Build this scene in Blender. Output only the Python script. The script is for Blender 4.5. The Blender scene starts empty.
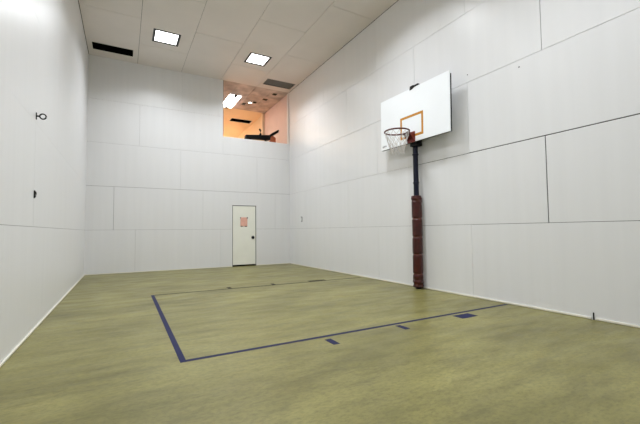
import bpy, bmesh, math, random
from mathutils import Vector, Matrix
random.seed(7)
PI = math.pi
SC = bpy.context.scene
COL = SC.collection
W = 6.096            # room width
H = 6.096            # room height
L = 12.192           # court length: far wall at y=0, back wall at y=-L
P = W / 5            # 4 ft panel module
PT = 0.012           # panel thickness

# ------------------------------------------------------------------ materials
def s2l(c):
    return tuple(((v / 255) / 12.92 if v / 255 <= 0.04045 else ((v / 255 + 0.055) / 1.055) ** 2.4) for v in c)

def mat(name, rgb, rough=0.5, spec=0.5, metal=0.0, var=0.0, scale=3.0, coat=0.0):
    """Principled material whose colour wanders a little with a noise texture."""
    m = bpy.data.materials.new(name); m.use_nodes = True
    nt = m.node_tree; b = nt.nodes['Principled BSDF']
    c = s2l(rgb)
    b.inputs['Roughness'].default_value = rough
    b.inputs['Specular IOR Level'].default_value = spec
    b.inputs['Metallic'].default_value = metal
    b.inputs['Coat Weight'].default_value = coat
    tc = nt.nodes.new('ShaderNodeTexCoord')
    n = nt.nodes.new('ShaderNodeTexNoise'); n.inputs['Scale'].default_value = scale; n.inputs['Detail'].default_value = 5
    nt.links.new(tc.outputs['Object'], n.inputs['Vector'])
    r = nt.nodes.new('ShaderNodeValToRGB')
    r.color_ramp.elements[0].position = 0.3; r.color_ramp.elements[1].position = 0.7
    r.color_ramp.elements[0].color = tuple(v * (1 - var) for v in c) + (1,)
    r.color_ramp.elements[1].color = tuple(min(1, v * (1 + var)) for v in c) + (1,)
    nt.links.new(n.outputs['Fac'], r.inputs['Fac'])
    nt.links.new(r.outputs['Color'], b.inputs['Base Color'])
    return m

def emit(name, rgb, strength):
    m = bpy.data.materials.new(name); m.use_nodes = True
    b = m.node_tree.nodes['Principled BSDF']
    b.inputs['Base Color'].default_value = (.9, .9, .9, 1)
    b.inputs['Emission Color'].default_value = tuple(rgb) + (1,)
    b.inputs['Emission Strength'].default_value = strength
    return m

def floor_mat():
    m = bpy.data.materials.new('olive_floor'); m.use_nodes = True
    nt = m.node_tree; N = nt.nodes; K = nt.links; b = N['Principled BSDF']
    tc = N.new('ShaderNodeTexCoord')
    def noise(sx, sy, sc, det, rough=.6):
        mp = N.new('ShaderNodeMapping'); mp.inputs['Scale'].default_value = (sx, sy, 1)
        mp.inputs['Rotation'].default_value = (0, 0, math.radians(-8))
        K.new(tc.outputs['Object'], mp.inputs['Vector'])
        n = N.new('ShaderNodeTexNoise'); n.inputs['Scale'].default_value = sc
        n.inputs['Detail'].default_value = det; n.inputs['Roughness'].default_value = rough
        K.new(mp.outputs['Vector'], n.inputs['Vector']); return n.outputs['Fac']
    def mixc(f, a, bb, mode='MIX'):
        x = N.new('ShaderNodeMix'); x.data_type = 'RGBA'; x.blend_type = mode
        for s, v in ((0, f), (6, a), (7, bb)):
            if hasattr(v, 'is_linked'): K.new(v, x.inputs[s])
            else: x.inputs[s].default_value = v
        return x.outputs[2]
    def ramp(f, p0, p1, c0=(0, 0, 0, 1), c1=(1, 1, 1, 1)):
        r = N.new('ShaderNodeValToRGB'); r.color_ramp.elements[0].position = p0; r.color_ramp.elements[1].position = p1
        r.color_ramp.elements[0].color = c0; r.color_ramp.elements[1].color = c1
        K.new(f, r.inputs['Fac']); return r.outputs['Color']
    A = s2l(FLOOR_A) + (1,); B = s2l(FLOOR_B) + (1,); D = s2l(FLOOR_D) + (1,)
    c = mixc(ramp(noise(.6, 1.3, 1.1, 6), .32, .68), A, B)                  # broad worn drifts
    c = mixc(ramp(noise(.6, 2.2, 2.2, 8, .74), .47, .74, c1=(.65, .65, .65, 1)), c, D)      # darker scuffed streaks
    c = mixc(ramp(noise(.8, 1.5, 26, 6, .75), .44, .70, c1=(.55, .55, .55, 1)), c, D)            # fine grain
    c = mixc(ramp(noise(1, 2, 7, 6, .8), .64, .74, c1=(.5, .5, .5, 1)), c, s2l((92, 84, 58)) + (1,))  # scuff specks
    K.new(c, b.inputs['Base Color'])
    rr = ramp(noise(.6, 2, 3, 4), .3, .7, (.30, .30, .30, 1), (.46, .46, .46, 1))
    K.new(rr, b.inputs['Roughness']); b.inputs['Specular IOR Level'].default_value = .38
    return m

FLOOR_A, FLOOR_B, FLOOR_D = (110, 105, 58), (146, 140, 84), (74, 69, 38)

def wall_mat(name, rgb, rough):
    """White panel paint with faint vertical roller marks, grime near the floor and a few scuffs."""
    m = bpy.data.materials.new(name); m.use_nodes = True
    nt = m.node_tree; N = nt.nodes; K = nt.links; b = N['Principled BSDF']
    c = s2l(rgb)
    tc = N.new('ShaderNodeTexCoord')
    mp = N.new('ShaderNodeMapping'); mp.inputs['Scale'].default_value = (5, 5, .25)
    K.new(tc.outputs['Object'], mp.inputs['Vector'])
    n = N.new('ShaderNodeTexNoise'); n.inputs['Scale'].default_value = 1.6; n.inputs['Detail'].default_value = 4
    K.new(mp.outputs['Vector'], n.inputs['Vector'])
    r = N.new('ShaderNodeValToRGB'); r.color_ramp.elements[0].position = .3; r.color_ramp.elements[1].position = .7
    r.color_ramp.elements[0].color = tuple(v * .972 for v in c) + (1,)
    r.color_ramp.elements[1].color = c + (1,)
    K.new(n.outputs['Fac'], r.inputs['Fac'])
    n2 = N.new('ShaderNodeTexNoise'); n2.inputs['Scale'].default_value = 3.2; n2.inputs['Detail'].default_value = 8
    n2.inputs['Roughness'].default_value = .75
    K.new(tc.outputs['Object'], n2.inputs['Vector'])
    r2 = N.new('ShaderNodeValToRGB'); r2.color_ramp.elements[0].position = .66; r2.color_ramp.elements[1].position = .8
    r2.color_ramp.elements[0].color = (0, 0, 0, 1); r2.color_ramp.elements[1].color = (.22, .22, .22, 1)
    K.new(n2.outputs['Fac'], r2.inputs['Fac'])
    x = N.new('ShaderNodeMix'); x.data_type = 'RGBA'
    K.new(r2.outputs['Color'], x.inputs[0]); K.new(r.outputs['Color'], x.inputs[6]); x.inputs[7].default_value = s2l((150, 148, 142)) + (1,)
    K.new(x.outputs[2], b.inputs['Base Color'])
    b.inputs['Roughness'].default_value = rough; b.inputs['Specular IOR Level'].default_value = .4
    return m

M = {
    'wall': wall_mat('white_panel_paint', (226, 226, 227), .36),
    'gap': mat('panel_gap', (70, 68, 66), .9, .1),
    'ceil': mat('ceiling_panel_paint', (224, 217, 212), .6, .3, var=.03, scale=1.2),
    'ceilgap': mat('ceiling_gap', (84, 80, 76), .9, .1),
    'base': mat('baseboard_paint', (228, 224, 210), .4, .4, var=.03),
    'floor': floor_mat(),
    'tape': mat('navy_floor_tape', (22, 26, 68), .6, .2, var=.12, scale=9),
    'tape_dark': mat('worn_dark_floor_tape', (46, 42, 36), .7, .2, var=.15, scale=9),
    'door': mat('door_paint', (236, 236, 226), .4, .4, var=.02),
    'dark': mat('dark_gap', (28, 26, 24), .8, .2, var=.1),
    'jamb': mat('jamb_brown', (120, 104, 92), .6, .3, var=.1),
    'steel': mat('door_frame_grey', (88, 86, 82), .5, .4, var=.05),
    'black': mat('black_metal', (8, 8, 9), .5, .25, var=.1),
    'void': mat('duct_black', (6, 6, 6), .9, .1),
    'louver': mat('louver_grey', (118, 114, 110), .5, .4, var=.06),
    'ventframe': mat('vent_frame_paint', (222, 218, 210), .45, .4, var=.02),
    'lampframe': mat('lamp_frame_dark', (58, 58, 60), .5, .4, var=.05),
    'lamp': emit('lamp_diffuser', (.985, .99, 1.0), 6),
    'tube': emit('gallery_lamp_diffuser', (1.0, .93, .92), 13),
    'warm': emit('warm_lamp_diffuser', (1.0, .87, .68), 120),
    'down': emit('downlight_lens', (1.0, .9, .8), 12),
    'board': mat('backboard_white', (244, 247, 250), .3, .5, var=.01),
    'boardback': mat('backboard_back', (26, 26, 28), .6, .3, var=.05),
    'square': mat('target_square_ochre', (192, 132, 36), .45, .4, var=.06, scale=9),
    'mark': mat('wordmark_dark', (60, 62, 68), .5, .3),
    'rim': mat('rim_rust', (84, 28, 18), .4, .5, var=.2, scale=20),
    'plate': mat('rim_plate_red', (118, 34, 20), .42, .5, var=.12, scale=20),
    'pole': mat('pole_navy', (13, 15, 36), .4, .3, var=.15),
    'vinyl': mat('pad_brown_vinyl', (62, 16, 9), .32, .4, var=.35, scale=12, coat=.12),
    'strap': mat('pad_strap', (110, 62, 48), .4, .5, var=.1, scale=30),
    'net': mat('net_cord', (206, 200, 196), .8, .2, var=.1, scale=40),
    'paper': mat('salmon_paper', (228, 176, 160), .7, .2, var=.06, scale=12),
    'gtile': mat('gallery_tile', (196, 184, 178), .8, .2, var=.30, scale=2.6),
    'gwall': mat('gallery_wall_paint', (222, 200, 192), .6, .3, var=.03),
    'fwall': mat('far_room_paint', (234, 214, 184), .6, .3, var=.03),
    'machine': mat('machine_black', (7, 7, 8), .6, .2, var=.1),
    'orange': mat('machine_shroud_orange', (176, 92, 52), .5, .4, var=.15, scale=9),
    'gfloor': mat('gallery_carpet', (176, 160, 148), .9, .1, var=.1),
    'greyhook': mat('hook_grey', (92, 92, 94), .4, .5, .6, var=.1),
}

# ------------------------------------------------------------------ mesh helpers
def bm_box(bm, lo, hi, mi=0):
    x0, y0, z0 = lo; x1, y1, z1 = hi
    v = [bm.verts.new(c) for c in ((x0,y0,z0),(x1,y0,z0),(x1,y1,z0),(x0,y1,z0),(x0,y0,z1),(x1,y0,z1),(x1,y1,z1),(x0,y1,z1))]
    for f in ((0,3,2,1),(4,5,6,7),(0,1,5,4),(1,2,6,5),(2,3,7,6),(3,0,4,7)):
        bm.faces.new([v[i] for i in f]).material_index = mi

def bm_tube(bm, pts, r, n=8, closed=False, cap=True):
    """Tube of radius r (number or list) swept along pts."""
    pts = [Vector(p) for p in pts]; k = len(pts); rings = []
    for i, p in enumerate(pts):
        a = pts[(i - 1) % k] if (closed or i > 0) else p
        b = pts[(i + 1) % k] if (closed or i < k - 1) else p
        d = (b - a).normalized()
        u = d.cross(Vector((0, 0, 1)))
        if u.length < 1e-3: u = d.cross(Vector((1, 0, 0)))
        u.normalize(); w = d.cross(u).normalized()
        rr = r[i] if isinstance(r, (list, tuple)) else r
        rings.append([bm.verts.new(p + u * rr * math.cos(2*PI*j/n) + w * rr * math.sin(2*PI*j/n)) for j in range(n)])
    m = k if closed else k - 1
    for i in range(m):
        A, B = rings[i], rings[(i + 1) % k]
        for j in range(n):
            bm.faces.new((A[j], A[(j+1) % n], B[(j+1) % n], B[j]))
    if cap and not closed:
        bm.faces.new(rings[0][::-1]); bm.faces.new(rings[-1])

def bm_lathe(bm, prof, n=32, c=(0, 0), wob=None):
    """Solid of revolution about a vertical axis at c; prof is [(r, z)]; closed by caps."""
    rings = []
    for r, z in prof:
        rings.append([])
        for j in range(n):
            a = 2*PI*j/n
            rr = r + (wob(a, z) if wob else 0)
            rings[-1].append(bm.verts.new((c[0] + rr*math.cos(a), c[1] + rr*math.sin(a), z)))
    for A, B in zip(rings, rings[1:]):
        for j in range(n):
            bm.faces.new((A[j], A[(j+1) % n], B[(j+1) % n], B[j]))
    bm.faces.new(rings[0][::-1]); bm.faces.new(rings[-1])

def bm_prism(bm, poly, axis, a, b):
    """Polygon [(u,v)] extruded along an axis ('x','y','z') from a to b."""
    def mk(u, v, t):
        return {'x': (t, u, v), 'y': (u, t, v), 'z': (u, v, t)}[axis]
    A = [bm.verts.new(mk(u, v, a)) for u, v in poly]; B = [bm.verts.new(mk(u, v, b)) for u, v in poly]
    n = len(poly)
    bm.faces.new(A[::-1]); bm.faces.new(B)
    for i in range(n):
        bm.faces.new((A[i], A[(i+1) % n], B[(i+1) % n], B[i]))

def obj(name, bm, mats, parent=None, smooth=False, bevel=0, sharp=40):
    bmesh.ops.recalc_face_normals(bm, faces=bm.faces)
    p = parent
    while p:                                   # parts are meshed in the room's frame, then moved into their thing's
        bmesh.ops.translate(bm, verts=bm.verts, vec=-p.location); p = p.parent
    me = bpy.data.meshes.new(name); bm.to_mesh(me); bm.free()
    for m in (mats if isinstance(mats, (list, tuple)) else [mats]): me.materials.append(m)
    if smooth:
        me.polygons.foreach_set('use_smooth', [True] * len(me.polygons))
        me.set_sharp_from_angle(angle=math.radians(sharp))
    o = bpy.data.objects.new(name, me); COL.objects.link(o)
    if parent: o.parent = parent
    if bevel:
        b = o.modifiers.new('bevel', 'BEVEL'); b.width = bevel; b.segments = 2; b.limit_method = 'ANGLE'
    return o

def new(): return bmesh.new()

def tag(o, label, cat, group=None):
    o['label'] = label; o['category'] = cat
    if group: o['group'] = group
    return o

def thing(name, loc, label, cat, group=None):
    o = bpy.data.objects.new(name, None); COL.objects.link(o); o.location = loc; o.empty_display_size = .1
    return tag(o, label, cat, group)

def struct(o, kind='structure'):
    o['kind'] = kind; return o

def boxes(*bs):
    bm = new()
    for b in bs: bm_box(bm, *b)
    return bm

def copy_tree(o, loc, label):
    r = o.copy(); COL.objects.link(r); r.location = loc; r['label'] = label
    for ch in o.children:
        c = ch.copy(); COL.objects.link(c); c.parent = r
        for g in ch.children:
            d = g.copy(); COL.objects.link(d); d.parent = c
    return r

# ------------------------------------------------------------------ walls built of panels with open joints
def subtract(r, h):
    (a0, b0, a1, b1), (c0, d0, c1, d1) = r, h
    if c0 >= a1 or c1 <= a0 or d0 >= b1 or d1 <= b0: return [r]
    out = []
    if d0 > b0: out.append((a0, b0, a1, d0))
    if d1 < b1: out.append((a0, d1, a1, b1))
    lo, hi = max(b0, d0), min(b1, d1)
    if c0 > a0: out.append((a0, lo, c0, hi))
    if c1 < a1: out.append((c1, lo, a1, hi))
    return out

def panel_grid(length, rows, gap_h, gap_v):
    """rows: per row the list of joint positions; returns panel rectangles (u0,v0,u1,v1)."""
    out = []
    for k, joints in enumerate(rows):
        z0 = k * P; z1 = (k + 1) * P
        us = [0] + sorted(joints) + [length]
        for a, b in zip(us, us[1:]):
            ga = 0 if a == 0 else gap_v(k, a) / 2
            gb = 0 if b == length else gap_v(k, b) / 2
            g0 = 0 if k == 0 else gap_h(k, (a + b) / 2) / 2
            g1 = 0 if k == len(rows) - 1 else gap_h(k + 1, (a + b) / 2) / 2
            out.append((a + ga, z0 + g0, b - gb, z1 - g1))
    return out

def build_wall(name, rects, holes, place, backing, thick=.15):
    """place(u, v, d) -> xyz, d = depth behind the wall face."""
    bm = new()
    def slab(r, d0, d1, mi):
        p = place(r[0], r[1], d0); q = place(r[2], r[3], d1)
        lo = [min(a, b) for a, b in zip(p, q)]; hi = [max(a, b) for a, b in zip(p, q)]
        bm_box(bm, lo, hi, mi)
    def cut(rs):
        for h in holes:
            rs = [s for r in rs for s in subtract(r, h)]
        return rs
    for r in cut(rects): slab(r, 0, PT, 0)
    for r in cut([backing]): slab(r, PT, thick, 1)
    return struct(obj(name, bm, [M['wall'], M['gap']]))

DOOR = (4.040, 0, 4.852, 2.000)
VIEW = (3.732, 4.236, 6.080, H + .01)
far_rows = [[P, 3*P], [.667, 3.106, 5.545], [2*P, 4.884], [1.296, 3.732], [2.464, 4.9]]
build_wall('wall_far', panel_grid(W, far_rows, lambda k, u: (.003, .0032, .0065, .0042, .0045)[k], lambda k, u: .006 if (k, u) == (1, .667) else .0028),
           [DOOR, VIEW], lambda u, v, d: (u, d, v), (0, 0, W, H))

even = [2*P*i for i in range(1, 5)]; odd = [P*(2*i + 1) for i in range(5)]
def right_h(k, u):            # u runs from the far corner; the joint at 8 ft stands open nearest the camera
    if k == 2: return .014 if u > 7.0 else .0045
    return {1: .006 if u > 7.3 else .003, 3: .006, 4: .005}.get(k, .005)
def right_v(k, u):
    if abs(u - 7*P) < .01 and k == 1: return .014
    if abs(u - 7*P) < .01 and k == 3: return .009
    return .0042
build_wall('wall_right', panel_grid(L, [even, odd, even, odd, even], right_h, right_v), [], lambda u, v, d: (W + d, -u, v), (0, 0, L, H))
left_rows = [[7.30, 9.74], [3.70, 6.174, 8.6], [2.4, 4.9], [7.36, 9.8], [4.9, 8.6]]
build_wall('wall_left', panel_grid(L, left_rows, lambda k, u: .0036 if k == 1 else .0014, lambda k, u: .004 if (k, u) in ((1, 6.174), (3, 7.36)) else .0016),
           [], lambda u, v, d: (-d, -u, v), (0, 0, L, H))
build_wall('wall_back', panel_grid(W, [[2*P, 4*P], [P, 3*P], [2*P, 4*P], [P, 3*P], [2*P, 4*P]], lambda k, u: .006, lambda k, u: .006),
           [], lambda u, v, d: (u, -L - d, v), (0, 0, W, H))

# floor and ceiling
bm = new(); bm_box(bm, (-.15, -L - .15, -.12), (W + .15, .15, 0)); struct(obj('floor', bm, M['floor']))
VENT_L = (.13, -.80, 1.09, -.39); VENT_R = (5.01, -.75, 5.96, -.335)
LAMPS = [(1.82, -1.845), (4.275, -1.82), (1.82, -6.1), (4.275, -6.1), (1.82, -9.3), (4.275, -9.3)]
HL = .318
bm = new()
holes = [VENT_L, VENT_R] + [(x - HL, y - HL, x + HL, y + HL) for x, y in LAMPS]
rects = []
for c in range(5):
    j = [-2.44 - 2*P*i for i in range(5)] if c % 2 == 0 else [-1.24 - 2*P*i for i in range(5)]
    ys = [0] + [y for y in j if y > -L] + [-L]
    for a, b in zip(ys, ys[1:]):
        rects.append((c*P + (.012 if c == 0 else .004), b + .005, (c + 1)*P - (.012 if c == 4 else .004), a - (.005 if a < 0 else 0)))
def cutall(rs, hs):
    for h in hs: rs = [s for r in rs for s in subtract(r, h)]
    return rs
for r in cutall(rects, holes): bm_box(bm, (r[0], r[1], H), (r[2], r[3], H + PT), 0)
for r in cutall([(-.15, -L - .15, W + .15, .004)], holes): bm_box(bm, (r[0], r[1], H + PT), (r[2], r[3], H + .09), 1)
struct(obj('ceiling', bm, [M['ceil'], M['ceilgap']]))

# baseboards: a low pale strip, broken by one joint on the right
bm = boxes(((0, -.010, .004), (4.03, 0, .024)), ((4.862, -.010, .004), (W, 0, .024))); struct(obj('baseboard_far', bm, M['base'], bevel=.003))
bm = boxes(((0, -L, .004), (.014, -.010, .025))); struct(obj('baseboard_left', bm, M['base'], bevel=.003))
bm = boxes(((W - .014, -L, .004), (W, -9.04, .028)), ((W - .014, -8.99, .004), (W, -.010, .028))); struct(obj('baseboard_right', bm, M['base'], bevel=.003))
tag(obj('peg', boxes(((W - .012, -9.021, .0), (W, -9.008, .09))), M['dark'], bevel=.002),
    'small dark upright peg at the break in the right baseboard', 'peg')

# ------------------------------------------------------------------ door in the far wall
x0, _, x1, z1 = DOOR
g = .022
d1 = struct(obj('door_1', boxes(((x0 + g, .012, .052), (x1 - g, .05, z1 - g))), M['door'], bevel=.003))
fr = new()                                                    # dark rebate round the leaf, open gap at the bottom
for lo, hi in (((x0, .02, 0), (x0 + g, .14, z1)), ((x1 - g, .02, 0), (x1, .14, z1)), ((x0 + g, .02, z1 - g), (x1 - g, .14, z1))): bm_box(fr, lo, hi)
o = obj('door_frame', fr, M['steel'], d1); o['label'] = 'grey door frame'
struct(o)
o = obj('gap_shade', boxes(((x0 + g, .02, 0), (x1 - g, .16, .012)), ((x0, .14, 0), (x1, .16, z1))), M['dark'], d1); struct(o)  # dark strip and backing sheet: shade under and behind the leaf, put in as colour
bm = new()                                                    # round cup handle
prof = [(0.004, 0), (.052, 0), (.055, -.004), (.052, -.010), (.040, -.012), (.036, -.022), (.028, -.034), (.012, -.040), (.002, -.040)]
for (r0, y0), (r1, y1) in zip(prof, prof[1:]):
    n = 24
    A = [bm.verts.new((4.739 + r0*math.cos(2*PI*j/n), .012 + y0, .938 + r0*math.sin(2*PI*j/n))) for j in range(n)]
    B = [bm.verts.new((4.739 + r1*math.cos(2*PI*j/n), .012 + y1, .938 + r1*math.sin(2*PI*j/n))) for j in range(n)]
    for j in range(n): bm.faces.new((A[j], A[(j+1) % n], B[(j+1) % n], B[j]))
bmesh.ops.remove_doubles(bm, verts=bm.verts, dist=1e-5)
o = obj('door_knob', bm, M['black'], d1, smooth=True); o['label'] = 'round black door knob'

nt = thing('notice', (4.43, .012, 1.46), 'salmon pink paper notice taped to the white door', 'notice')
bm = new()
nx, nz = 10, 12
gv = {}
for i in range(nx + 1):
    for k in range(nz + 1):
        u, v = i/nx, k/nz
        gv[i, k] = bm.verts.new((4.312 + .236*u, .0108 - .002*math.sin(u*5 + v*3)**2, 1.305 + .30*v))
for i in range(nx):
    for k in range(nz): bm.faces.new((gv[i, k], gv[i+1, k], gv[i+1, k+1], gv[i, k+1]))
o = obj('paper', bm, M['paper'], nt, smooth=True)
sm = o.modifiers.new('thick', 'SOLIDIFY'); sm.thickness = .0006
for cx, cz, w, h in ((4.315, 1.590, .028, .034), (4.545, 1.590, .034, .040), (4.352, 1.308, .062, .022), (4.500, 1.308, .062, .022)):
    o = obj('tape', boxes(((cx - w/2, .0070, cz - h/2), (cx + w/2, .0080, cz + h/2))), M['dark'], nt); o['label'] = 'dark piece of tape'

# ------------------------------------------------------------------ floor tape
def tape(label, pts, m='tape', group='blue tape lines of the key', h=.0012):
    bm = new(); bm_prism(bm, pts, 'z', .0002, h)
    return tag(obj('floor_tape', bm, M[m]), label, 'floor tape', group)
YF, YN, XT = -4.262, -7.935, 1.400
tape('long navy tape strip running across the near side of the key to the right wall', [(XT - .026, YN - .026), (6.045, YN - .008), (6.045, YN + .040), (XT - .026, YN + .026)])
tape('navy tape strip at the left end of the key, running away from the camera', [(XT - .027, YN + .026), (XT + .027, YN + .026), (XT + .027, YF + .024), (XT - .027, YF + .024)])
tape('thin worn dark tape strip across the far side of the key', [(XT + .027, YF + .030), (XT + .027, YF - .018), (6.0, YF - .045), (6.0, YF + .003)], 'tape_dark')
G = 'lane marks along the key'
def quad(xa, xb, ya, yb): return [(xa, ya), (xb, ya), (xb, yb), (xa, yb)]
tape('short navy tape lane mark on the near line, first from the left', quad(2.79, 2.865, -8.215, -8.03), group=G)
tape('short navy tape lane mark on the near line, second from the left', quad(3.785, 3.86, -8.165, -7.99), group=G)
tape('wide navy tape block beside the near line, closest to the right wall', quad(4.76, 5.055, -8.165, -8.0), group=G)
tape('short dark lane mark on the far line, first from the left', quad(2.79, 2.865, -4.225, -4.06), 'tape_dark', G)
tape('short dark lane mark on the far line, second from the left', quad(3.735, 3.81, -4.24, -4.08), 'tape_dark', G)
tape('wide dark lane block on the far line, closest to the right wall', quad(4.62, 5.06, -4.235, -4.12), 'tape_dark', G)

# ------------------------------------------------------------------ basketball hoop
BX, BY = 5.85, -6.24
hoop = thing('basketball_hoop', (5.98, -6.21, 0), 'basketball hoop with white backboard on a padded pole by the right wall', 'basketball hoop')
z0, z1 = 2.844, 3.908
def tilt(bm):                                                  # the board hangs a degree out of true
    bmesh.ops.rotate(bm, verts=bm.verts, cent=(BX, BY, (z0 + z1)/2), matrix=Matrix.Rotation(math.radians(TILT), 3, 'X')); return bm
TILT = .8
bd = obj('backboard', tilt(boxes(((BX, BY - .914, z0), (BX + .018, BY + .914, z1)))), M['board'], hoop, bevel=.004)
o = obj('back_frame', tilt(boxes(((BX + .018, BY - .915, z0 - .002), (BX + .046, BY - .865, z1 - .05)), ((BX + .018, BY + .865, z0 - .002), (BX + .046, BY + .915, z1 - .05)),
        ((BX + .018, BY - .865, z0 - .002), (BX + .046, BY + .865, z0 + .048)), ((BX + .018, BY - .865, z1 - .09), (BX + .046, BY + .865, z1 - .05)))), M['boardback'], hoop); o['label'] = 'dark frame behind the backboard'
bm = new(); a, b, lo, hi, t = BY - .302, BY + .312, 2.945, 3.388, .047
for r in ((a, lo, a + t, hi), (b - t, lo, b, hi), (a + t, lo, b - t, lo + t), (a + t, hi - t, b - t, hi)):
    bm_box(bm, (BX - .0015, r[0], r[1]), (BX + .0005, r[2], r[3]))
o = obj('target_square', tilt(bm), M['square'], bd); o['label'] = 'ochre painted target square'
bm = new()                                                     # small dark italic wordmark, too small to read
yy = BY + .865
for wd, segs in ((.020, ((0, 0, .2, 1), (.2, .4, .8, .6), (.8, 0, 1, 1))), (.020, ((0, 0, .22, 1), (.22, 0, .8, .2), (.8, 0, 1, 1))),
                 (.018, ((0, 0, .22, 1), (.22, .8, 1, 1), (.22, .42, .85, .58))), (.018, ((0, 0, .22, 1), (.22, .8, 1, 1), (.22, .42, .85, .58))), (.022, ((.4, 0, .6, .5), (0, .5, .25, 1), (.75, .5, 1, 1), (.25, .42, .75, .6)))):
    for u0, v0, u1, v1 in segs:
        f = lambda u, v: (yy - u*wd - v*.006, 2.892 + v*.040)
        bm_prism(bm, [f(u0, v0), f(u1, v0), f(u1, v1), f(u0, v1)], 'x', BX - .0015, BX + .0005)
    yy -= wd + .006
o = obj('wordmark', tilt(bm), M['mark'], bd); o['label'] = 'small dark wordmark'

# rim, flange, net
RX, RY, RZ, RR = 5.478, -6.232, 3.005, .228
bm = new()
bm_tube(bm, [(RX + RR*math.cos(2*PI*i/48), RY + RR*math.sin(2*PI*i/48), RZ) for i in range(48)], .0145, 10, closed=True)
for s in (-1, 1):                                              # brace arms from ring to flange
    bm_tube(bm, [(BX - .02, RY + s*.075, RZ - .012), (RX + .17, RY + s*.085, RZ - .006), (RX + RR*math.cos(.5), RY + s*RR*math.sin(.5), RZ)], .009, 8)
bm_tube(bm, [(BX - .015, RY - .06, RZ - .12), (RX + RR - .004, RY - .03, RZ - .01)], .008, 8)
bm_tube(bm, [(BX - .015, RY + .06, RZ - .12), (RX + RR - .004, RY + .03, RZ - .01)], .008, 8)
rim = obj('rim', bm, M['rim'], hoop, smooth=True)
bm = boxes(((BX - .022, RY - .095, RZ - .165), (BX, RY + .10, RZ + .035)))
bm_box(bm, (BX - .135, RY - .09, RZ - .010), (BX - .022, RY + .095, RZ + .004))
bm_prism(bm, [(BX - .022, RZ - .150), (BX - .022, RZ - .010), (BX - .130, RZ - .010)], 'y', RY - .088, RY - .078)
bm_prism(bm, [(BX - .022, RZ - .150), (BX - .022, RZ - .010), (BX - .130, RZ - .010)], 'y', RY + .078, RY + .088)
pl = obj('mounting_plate', bm, M['plate'], rim, bevel=.003); pl['label'] = 'red steel mounting plate'
bm = new(); n = 12; lv = [(.222, .018), (.205, .10), (.178, .185), (.150, .27), (.132, .345), (.122, .405)]
def npt(k, i):
    r, d = lv[k]; a = 2*PI*(i + .5*(k % 2))/n
    return (RX + r*math.cos(a), RY + r*math.sin(a), RZ - d)
for k in range(5):
    for i in range(n):
        if k % 2 == 0:
            bm_tube(bm, [npt(k, i), npt(k+1, i)], .0042, 5); bm_tube(bm, [npt(k, i), npt(k+1, i-1)], .0042, 5)
        else:
            bm_tube(bm, [npt(k, i), npt(k+1, i)], .0042, 5); bm_tube(bm, [npt(k, i), npt(k+1, i+1)], .0042, 5)
for i in range(n):
    a = 2*PI*i/n
    bm_tube(bm, [(RX + .222*math.cos(a), RY + .222*math.sin(a), RZ - .0), npt(0, i)], .0042, 5)
    for k in range(1, 6):
        x, y, z = npt(k, i); bm_box(bm, (x - .007, y - .007, z - .007), (x + .007, y + .007, z + .007))
o = obj('net', bm, M['net'], rim, smooth=True); o['label'] = 'white knotted cord net'

# pole, bracket, clip
PX, PY = 5.982, -6.19
bm = new()
bm_lathe(bm, [(.052, 0), (.052, .010), (.05, .012), (.05, 2.40), (.05, 3.30), (.046, 3.31)], 28, (PX, PY))
pole = obj('pole', bm, M['pole'], hoop, smooth=True); pole['label'] = 'dark navy steel pole'
for zc in (2.62, 2.06):
    bm = new(); bm_lathe(bm, [(.052, zc - .016), (.060, zc - .012), (.060, zc + .012), (.052, zc + .016)], 28, (PX, PY))
    obj('collar', bm, M['pole'], pole, smooth=True)
o = obj('bracket', boxes(((BX + .046, PY - .09, 3.10), (PX, PY + .09, 3.22))), M['black'], hoop, bevel=.004); o['label'] = 'black upper mounting bracket'
bm = boxes(((BX + .046, PY - .125, 2.775), (PX + .06, PY + .052, 2.895)))
bm_prism(bm, [(BX + .046, 2.775), (PX + .03, 2.775), (PX + .03, 2.70)], 'y', PY - .012, PY + .012)
o = obj('bracket', bm, M['black'], hoop, bevel=.004); o['label'] = 'black mounting bracket'
bm = boxes(((BX + .020, -6.30, 3.60), (BX + .050, -6.23, z1 + .02)))
bm_prism(bm, [(-6.205, z1 - .030), (-6.215, z1 + .040), (-6.28, z1 + .045), (-6.34, z1 + .030), (-6.42, z1 + .036), (-6.43, z1 + .012), (-6.35, z1 + .002), (-6.25, z1 - .03)], 'x', BX - .010, BX + .050)
o = obj('top_clip', tilt(bm), M['black'], hoop, bevel=.003); o['label'] = 'black clip hooked over the top edge'

# vinyl pad round the pole: bulging sections gathered by straps, wrinkled at both ends
bands = [1.36, 1.00, .66, .285]
def pad_r(z):
    r = .1
    for b in bands: r -= .014*math.exp(-((z - b)/.018)**2)
    if z > 1.66: r += .004*math.sin((z - 1.66)*90)
    if z < .20: r += .006*math.sin((z - .2)*70)
    return r
prof = [(.055, .030)] + [(pad_r(.030 + 1.775*i/150) - (.014 if i in (0, 150) else 0), .030 + 1.775*i/150) for i in range(151)] + [(.055, 1.806)]
def wob(a, z):
    w = .0022*math.sin(3*a + z*3) + .0014*math.sin(7*a - z*11)
    if z > 1.60: w += .007*math.sin(5*a + 40*z)*min(1, (z - 1.60)/.1)
    if z < .24: w += .006*math.sin(6*a - 34*z)*min(1, (.24 - z)/.1)
    return min(w, .0) if z in (.030, 1.806) else w - .004
bm = new(); bm_lathe(bm, prof, 40, (PX, PY), wob)
pad = obj('pole_pad', bm, M['vinyl'], hoop, smooth=True, sharp=70); pad['label'] = 'reddish brown vinyl pole pad'
for b in bands:
    bm = new()
    bm_lathe(bm, [(.084, b - .007), (.0885, b - .006), (.0885, b + .006), (.084, b + .007)], 40, (PX, PY), lambda a, z: .0022*math.sin(3*a + z*3) - .002)
    obj('strap', bm, M['strap'], pad, smooth=True)

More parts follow.
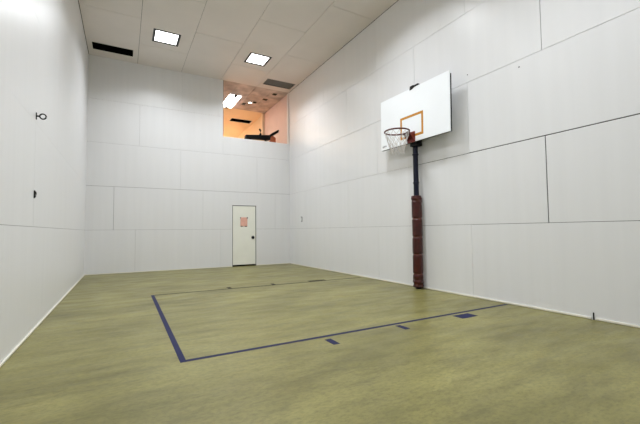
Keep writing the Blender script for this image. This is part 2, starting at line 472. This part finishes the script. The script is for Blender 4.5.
# ------------------------------------------------------------------ ceiling lights and vents
LAMP_W, LAMP_SPREAD = 62, 138
def lamp(x, y, label):
    t = thing('ceiling_light', (x, y, H), label, 'ceiling light', 'square ceiling lights over the court')
    a, b = HL, HL - .058
    bm = new()
    zt, zb = H + .05, H - .004
    for lo, hi in (((-a, -a), (a, -b)), ((-a, b), (a, a)), ((-a, -b), (-b, b)), ((b, -b), (a, b))):
        bm_box(bm, (x + lo[0], y + lo[1], zb), (x + hi[0], y + hi[1], zt))
    bm_box(bm, (x - b, y - b, H + .025), (x + b, y + b, zt))
    o = obj('frame', bm, M['lampframe'], t); o['label'] = 'dark metal surround'
    o = obj('diffuser', boxes(((x - b, y - b, H + .006), (x + b, y + b, H + .022))), M['lamp'], t); o['label'] = 'glowing white diffuser'
    ld = bpy.data.lights.new('lamp', 'AREA'); ld.shape = 'SQUARE'; ld.size = 2*b - .02; ld.energy = LAMP_W; ld.color = (.915, .955, 1.0)
    ld.spread = math.radians(LAMP_SPREAD)
    lo = bpy.data.objects.new('lamp', ld); COL.objects.link(lo); lo.parent = t; lo.location = (0, 0, .001)
    return t
l0 = lamp(*LAMPS[0], 'square white light in the ceiling, left of the two in view')
for (x, y), lb in zip(LAMPS[1:], ('square white light in the ceiling, right of the two, nearer the gallery opening',
        'square white light over the middle of the court, left row', 'square white light over the middle of the court, right row',
        'square white light over the back of the court, left row', 'square white light over the back of the court, right row')):
    copy_tree(l0, (x, y, H), lb)

def vent_hole(r, name, label, louver, sub=None):
    xa, ya, xb, yb = r
    t = thing(name, ((xa + xb)/2, (ya + yb)/2, H), label, 'ceiling vent', 'ceiling vents')
    bm = new(); f = .026
    for lo, hi in (((xa - f, ya - f), (xb + f, ya)), ((xa - f, yb), (xb + f, yb + f)), ((xa - f, ya), (xa, yb)), ((xb, ya), (xb + f, yb))):
        bm_box(bm, (lo[0], lo[1], H - .007), (hi[0], hi[1], H))
    obj('frame', bm, M['ventframe'] if not louver else M['louver'], t)
    bm = new(); d = H + .35
    e = .003
    bm_box(bm, (xa + .001, ya + .001, H + .0), (xa + e, yb - .001, d)); bm_box(bm, (xb - e, ya + .001, H), (xb - .001, yb - .001, d))
    bm_box(bm, (xa + e, ya + .001, H), (xb - e, ya + e, d)); bm_box(bm, (xa + e, yb - e, H), (xb - e, yb - .001, d))
    bm_box(bm, (xa, ya, d), (xb, yb, d + .01))
    o = obj('duct', bm, M['void'], t); o['label'] = 'black open duct'
    if louver:
        k = 5
        for i in range(k):
            yc = ya + (yb - ya)*(i + .5)/k
            bm = new(); s = .027
            bm_prism(bm, [(yc - s, H + .036), (yc - s + .005, H + .040), (yc + s, H + .006), (yc + s - .006, H + .002)], 'x', xa + .004, xb - .004)
            obj('louver', bm, M['louver'], t)
    return t
vent_hole(VENT_L, 'ceiling_vent', 'black open vent in the left corner of the court ceiling', False)
vent_hole(VENT_R, 'ceiling_vent', 'grey louvered vent in the court ceiling above the gallery opening', True)

# ------------------------------------------------------------------ hooks and marks on the walls
EY, EZ = -6.174, 2.515
bm = boxes(((-.006, EY - .012, EZ - .04), (.008, EY + .012, EZ + .04)))
eh = obj('eye_hook', bm, M['black'], bevel=.002)
tag(eh, 'black eye hook with a ring sticking out of the left wall', 'hook', 'black hooks on the left wall')
bm = new(); bm_tube(bm, [(.006, EY, EZ), (.038, EY, EZ + .002)], .009, 10); obj('shank', bm, M['black'], eh, smooth=True)
bm = new(); bm_tube(bm, [(.066 + .030*math.cos(2*PI*i/28), EY, EZ + .002 + .030*math.sin(2*PI*i/28)) for i in range(28)], .0078, 10, closed=True)
obj('ring', bm, M['black'], eh, smooth=True)
HZ = 1.595
bm = boxes(((-.006, EY - .014, HZ - .045), (.012, EY + .014, HZ + .045)))
h2 = obj('wall_hook', bm, M['black'], bevel=.002)
tag(h2, 'small black hook plate on the left wall below the eye hook', 'hook', 'black hooks on the left wall')
bm = new(); bm_tube(bm, [(.010, EY, HZ + .03), (.018, EY, HZ + .022), (.020, EY, HZ), (.018, EY, HZ - .022), (.010, EY, HZ - .03)], .006, 8); obj('staple', bm, M['black'], h2, smooth=True)
# twin hook on the right wall by the far corner
bm = boxes(((W - .006, -.985, 1.44), (W, -.945, 1.60)))
h3 = obj('wall_hook', bm, M['greyhook'], bevel=.002); tag(h3, 'small grey double hook on the right wall near the far corner', 'hook')
bm = new(); bm_tube(bm, [(W - .004, -.965, 1.585), (W - .03, -.98, 1.588), (W - .05, -1.0, 1.60)], .012, 8); obj('upper_prong', bm, M['greyhook'], h3, smooth=True)
bm = new(); bm_tube(bm, [(W - .004, -.965, 1.475), (W - .03, -.98, 1.445), (W - .05, -1.0, 1.455)], .010, 8); obj('lower_prong', bm, M['greyhook'], h3, smooth=True)
def screw(y, z, r, label):
    bm = new()
    n = 16; prof = [(r, -.006), (r*.95, .002), (r*.5, .005)]
    rings = [[bm.verts.new((W - d, y + rr*math.cos(2*PI*j/n), z + rr*math.sin(2*PI*j/n))) for j in range(n)] for rr, d in prof]
    for A, B in zip(rings, rings[1:]):
        for j in range(n): bm.faces.new((A[j], A[(j+1) % n], B[(j+1) % n], B[j]))
    bm.faces.new(rings[0][::-1]); bm.faces.new(rings[-1])
    tag(obj('screw', bm, M['greyhook'], smooth=True), label, 'screw', 'screws in the right wall')
screw(-8.21, 3.552, .012, 'grey screw head high on the right wall, farther right of the backboard')
screw(-7.33, 3.79, .010, 'tiny grey screw head on the right wall just right of the backboard')

# ------------------------------------------------------------------ gallery behind the opening, and the warm room beyond it
xa, za, xb, _ = VIEW
GF = 3.30; GB = 2.45; FB = 9.0
struct(obj('trim_1', boxes(((xa, .012, za), (xb, .165, za + .006))), M['wall']))                       # painted sill
struct(obj('trim_2', boxes(((xa, .0, za + .006), (xa + .012, .165, H))), M['jamb']))                   # left jamb
struct(obj('trim_3', boxes(((xb - .004, .0, za + .006), (xb + .012, .15, H))), M['wall']))             # right jamb
struct(obj('floor_gallery', boxes(((-.15, .15, GF - .1), (W + .15, FB + .1, GF))), M['gfloor']))
bm = new()                                                    # tile ceiling of the gallery
for i in range(10):
    for k in range(4):
        u0, v0 = i*.61, .16 + k*.61
        bm_box(bm, (u0 + .009, v0 + .009, H + .002 + .003*random.random()), (min(u0 + .601, W), min(v0 + .601, GB), H + .02))
bm_box(bm, (-.15, .004, H + .02), (W + .15, GB, H + .09)); bm_box(bm, (-.15, .004, H), (W + .15, .16, H + .02))
struct(obj('ceiling_gallery', bm, M['gtile']))
FV = (5.03, 3.65, 5.95, 4.08)
bm = new()
for r in cutall([(-.15, GB, W + .15, FB + .1)], [FV]): bm_box(bm, (r[0], r[1], H + .004), (r[2], r[3], H + .09))
struct(obj('ceiling_beyond', bm, M['fwall']))
struct(obj('wall_gallery_right', boxes(((W, .15, GF), (W + .15, GB, H))), M['gwall']))
struct(obj('wall_beyond_right', boxes(((W, GB, GF), (W + .15, FB, H))), M['fwall']))
struct(obj('wall_gallery_left', boxes(((-.15, .15, GF), (0, FB, H))), M['gwall']))
struct(obj('wall_beyond_back', boxes(((-.15, FB, GF), (W + .15, FB + .1, H))), M['fwall']))
struct(obj('column_gallery', boxes(((W - .10, GB, GF), (W, GB + .22, H))), M['fwall'], bevel=.004))
t = vent_hole(FV, 'ceiling_vent', 'black open vent in the warm-lit ceiling seen through the gallery opening', False)

t = thing('fluorescent_fixture', (4.44, 1.62, H), 'glowing fluorescent fixture on the gallery ceiling behind the opening', 'ceiling light')
bm = boxes(((4.20, .98, H - .02), (4.68, 2.30, H + .0))); obj('housing', bm, M['ventframe'], t)
for s in (-1, 1):
    bm = new(); cx = 4.44 + s*.115
    bm_prism(bm, [(cx - .095, H - .02), (cx - .08, H - .055), (cx, H - .068), (cx + .08, H - .055), (cx + .095, H - .02)], 'y', 1.02, 2.26)
    o = obj('diffuser', bm, M['tube'], t); o['label'] = 'glowing lamp cover'
o = obj('spine', boxes(((4.432, 1.02, H - .05), (4.448, 2.28, H - .02))), M['steel'], t)
for yc in (1.03, 2.27):
    o = obj('end_socket', boxes(((4.39, yc - .05, H - .085), (4.49, yc + .05, H - .02))), M['black'], t); o['label'] = 'dark end socket'
t = thing('downlight', (5.15, 1.52, H), 'small lit downlight in the gallery ceiling', 'ceiling light')
bm = new(); bm_lathe(bm, [(.075, H - .012), (.082, H - .008), (.082, H), (.075, H + .001)], 24, (5.15, 1.52)); obj('bezel', bm, M['steel'], t, smooth=True)
bm = new(); bm_lathe(bm, [(.055, H - .017), (.062, H - .0125), (.062, H - .012)], 24, (5.15, 1.52)); o = obj('lens', bm, M['down'], t, smooth=True); o['label'] = 'bright lens'
def fitting(x, y, w, d, label):
    t = thing('ceiling_fitting', (x, y, H), label, 'ceiling fitting', 'dark fittings on the gallery ceiling')
    obj('plate', boxes(((x - w/2, y - d/2, H - .012), (x + w/2, y + d/2, H + .002))), M['steel'], t, bevel=.003)
    obj('grille', boxes(*[((x - w*.42, y - d*.42 + d*.84*i/4, H - .016), (x + w*.42, y - d*.42 + d*.84*i/4 + d*.13, H - .012)) for i in range(4)]), M['black'], t)
fitting(5.687, .35, .15, .16, 'small dark fitting on the gallery ceiling, closest to the right wall')
fitting(5.553, .975, .17, .15, 'small dark fitting on the gallery ceiling, behind the first one')
fitting(4.98, 1.78, .13, .20, 'small dark fitting on the gallery ceiling, left of the downlight')
fitting(5.30, 1.43, .13, .13, 'small dark fitting on the gallery ceiling, right of the downlight')

for i, (x, y) in enumerate(((2.0, 4.6), (2.0, 7.0), (4.4, 8.2))):
    t = thing('ceiling_light', (x, y, H), 'warm square light in the room beyond the gallery, %s' % ('front left', 'rear left', 'rear right')[i], 'ceiling light', 'warm lights beyond the gallery')
    obj('frame', boxes(((x - .33, y - .33, H - .03), (x + .33, y + .33, H + .004))), M['ventframe'], t)
    o = obj('diffuser', boxes(((x - .30, y - .30, H - .045), (x + .30, y + .30, H - .03))), M['warm'], t); o['label'] = 'glowing warm diffuser'

# exercise machine on the gallery floor, its top showing above the sill
MY = .42
mach = thing('exercise_machine', (5.15, MY, GF), 'black exercise machine showing above the sill of the gallery opening', 'exercise machine')
bm = new(); bm_prism(bm, [(4.60, 4.365), (4.61, 4.485), (5.20, 4.54), (5.50, 4.575), (5.50, 4.405), (5.20, 4.395)], 'y', MY - .10, MY + .10); obj('rail', bm, M['machine'], mach, bevel=.012)
bm = new(); bm_prism(bm, [(5.44, 4.52), (5.50, 4.60), (5.79, 4.79), (5.82, 4.77), (5.80, 4.69), (5.54, 4.53)], 'y', MY - .16, MY + .16); obj('console', bm, M['machine'], mach, bevel=.01)
bm = new(); bm_tube(bm, [(5.14, MY, 4.50), (5.175, MY, 4.60), (5.17, MY, 4.70), (5.13, MY, 4.78)], [.045, .035, .03, .032], 12); obj('handle', bm, M['machine'], mach, smooth=True)
bm = new()
for x in (4.80, 5.36): bm_tube(bm, [(x, MY, GF + .05), (x, MY, 4.44)], .04, 12)
obj('upright', bm, M['machine'], mach, smooth=True)
obj('base', boxes(((4.6, MY - .25, GF), (5.8, MY + .25, GF + .09))), M['machine'], mach, bevel=.02)
bm = new(); bm_prism(bm, [(5.53, GF + .09), (5.53, 4.52), (5.60, 4.575), (5.72, 4.50), (5.74, GF + .09)], 'y', MY - .08, MY + .08); o = obj('shroud', bm, M['orange'], mach, bevel=.01); o['label'] = 'orange brown shroud'

# ------------------------------------------------------------------ camera
yaw, pit, rol = 0.4911301147, 0.0462008428, -0.0099136983
F = Vector((math.sin(yaw)*math.cos(pit), math.cos(yaw)*math.cos(pit), math.sin(pit)))
R0 = Vector((math.cos(yaw), -math.sin(yaw), 0)); U0 = R0.cross(F)
c, s = math.cos(rol), math.sin(rol)
R = R0*c + U0*s; U = -R0*s + U0*c
cam = bpy.data.cameras.new('camera'); co = bpy.data.objects.new('camera', cam); COL.objects.link(co)
cam.sensor_fit = 'HORIZONTAL'; cam.sensor_width = 36
cam.lens = 349.816 / 640 * 36
cam.shift_x = 9.2257 / 640; cam.shift_y = 2.603 / 640
cam.clip_start = .02
m = Matrix((R, U, -F)).transposed().to_4x4(); m.translation = Vector((.9228757, -11.2450819, 1.1404469))
co.matrix_world = m
SC.camera = co

w = bpy.data.worlds.new('world'); SC.world = w; w.use_nodes = True
w.node_tree.nodes['Background'].inputs['Color'].default_value = (0, 0, 0, 1)
SC.view_settings.view_transform = 'Standard'; SC.view_settings.look = 'None'
SC.view_settings.exposure = 0.0; SC.view_settings.gamma = 1.0
SC.view_settings.use_curve_mapping = False
SC.cycles.max_bounces = 16; SC.cycles.diffuse_bounces = 12
SC.cycles.use_denoising = True
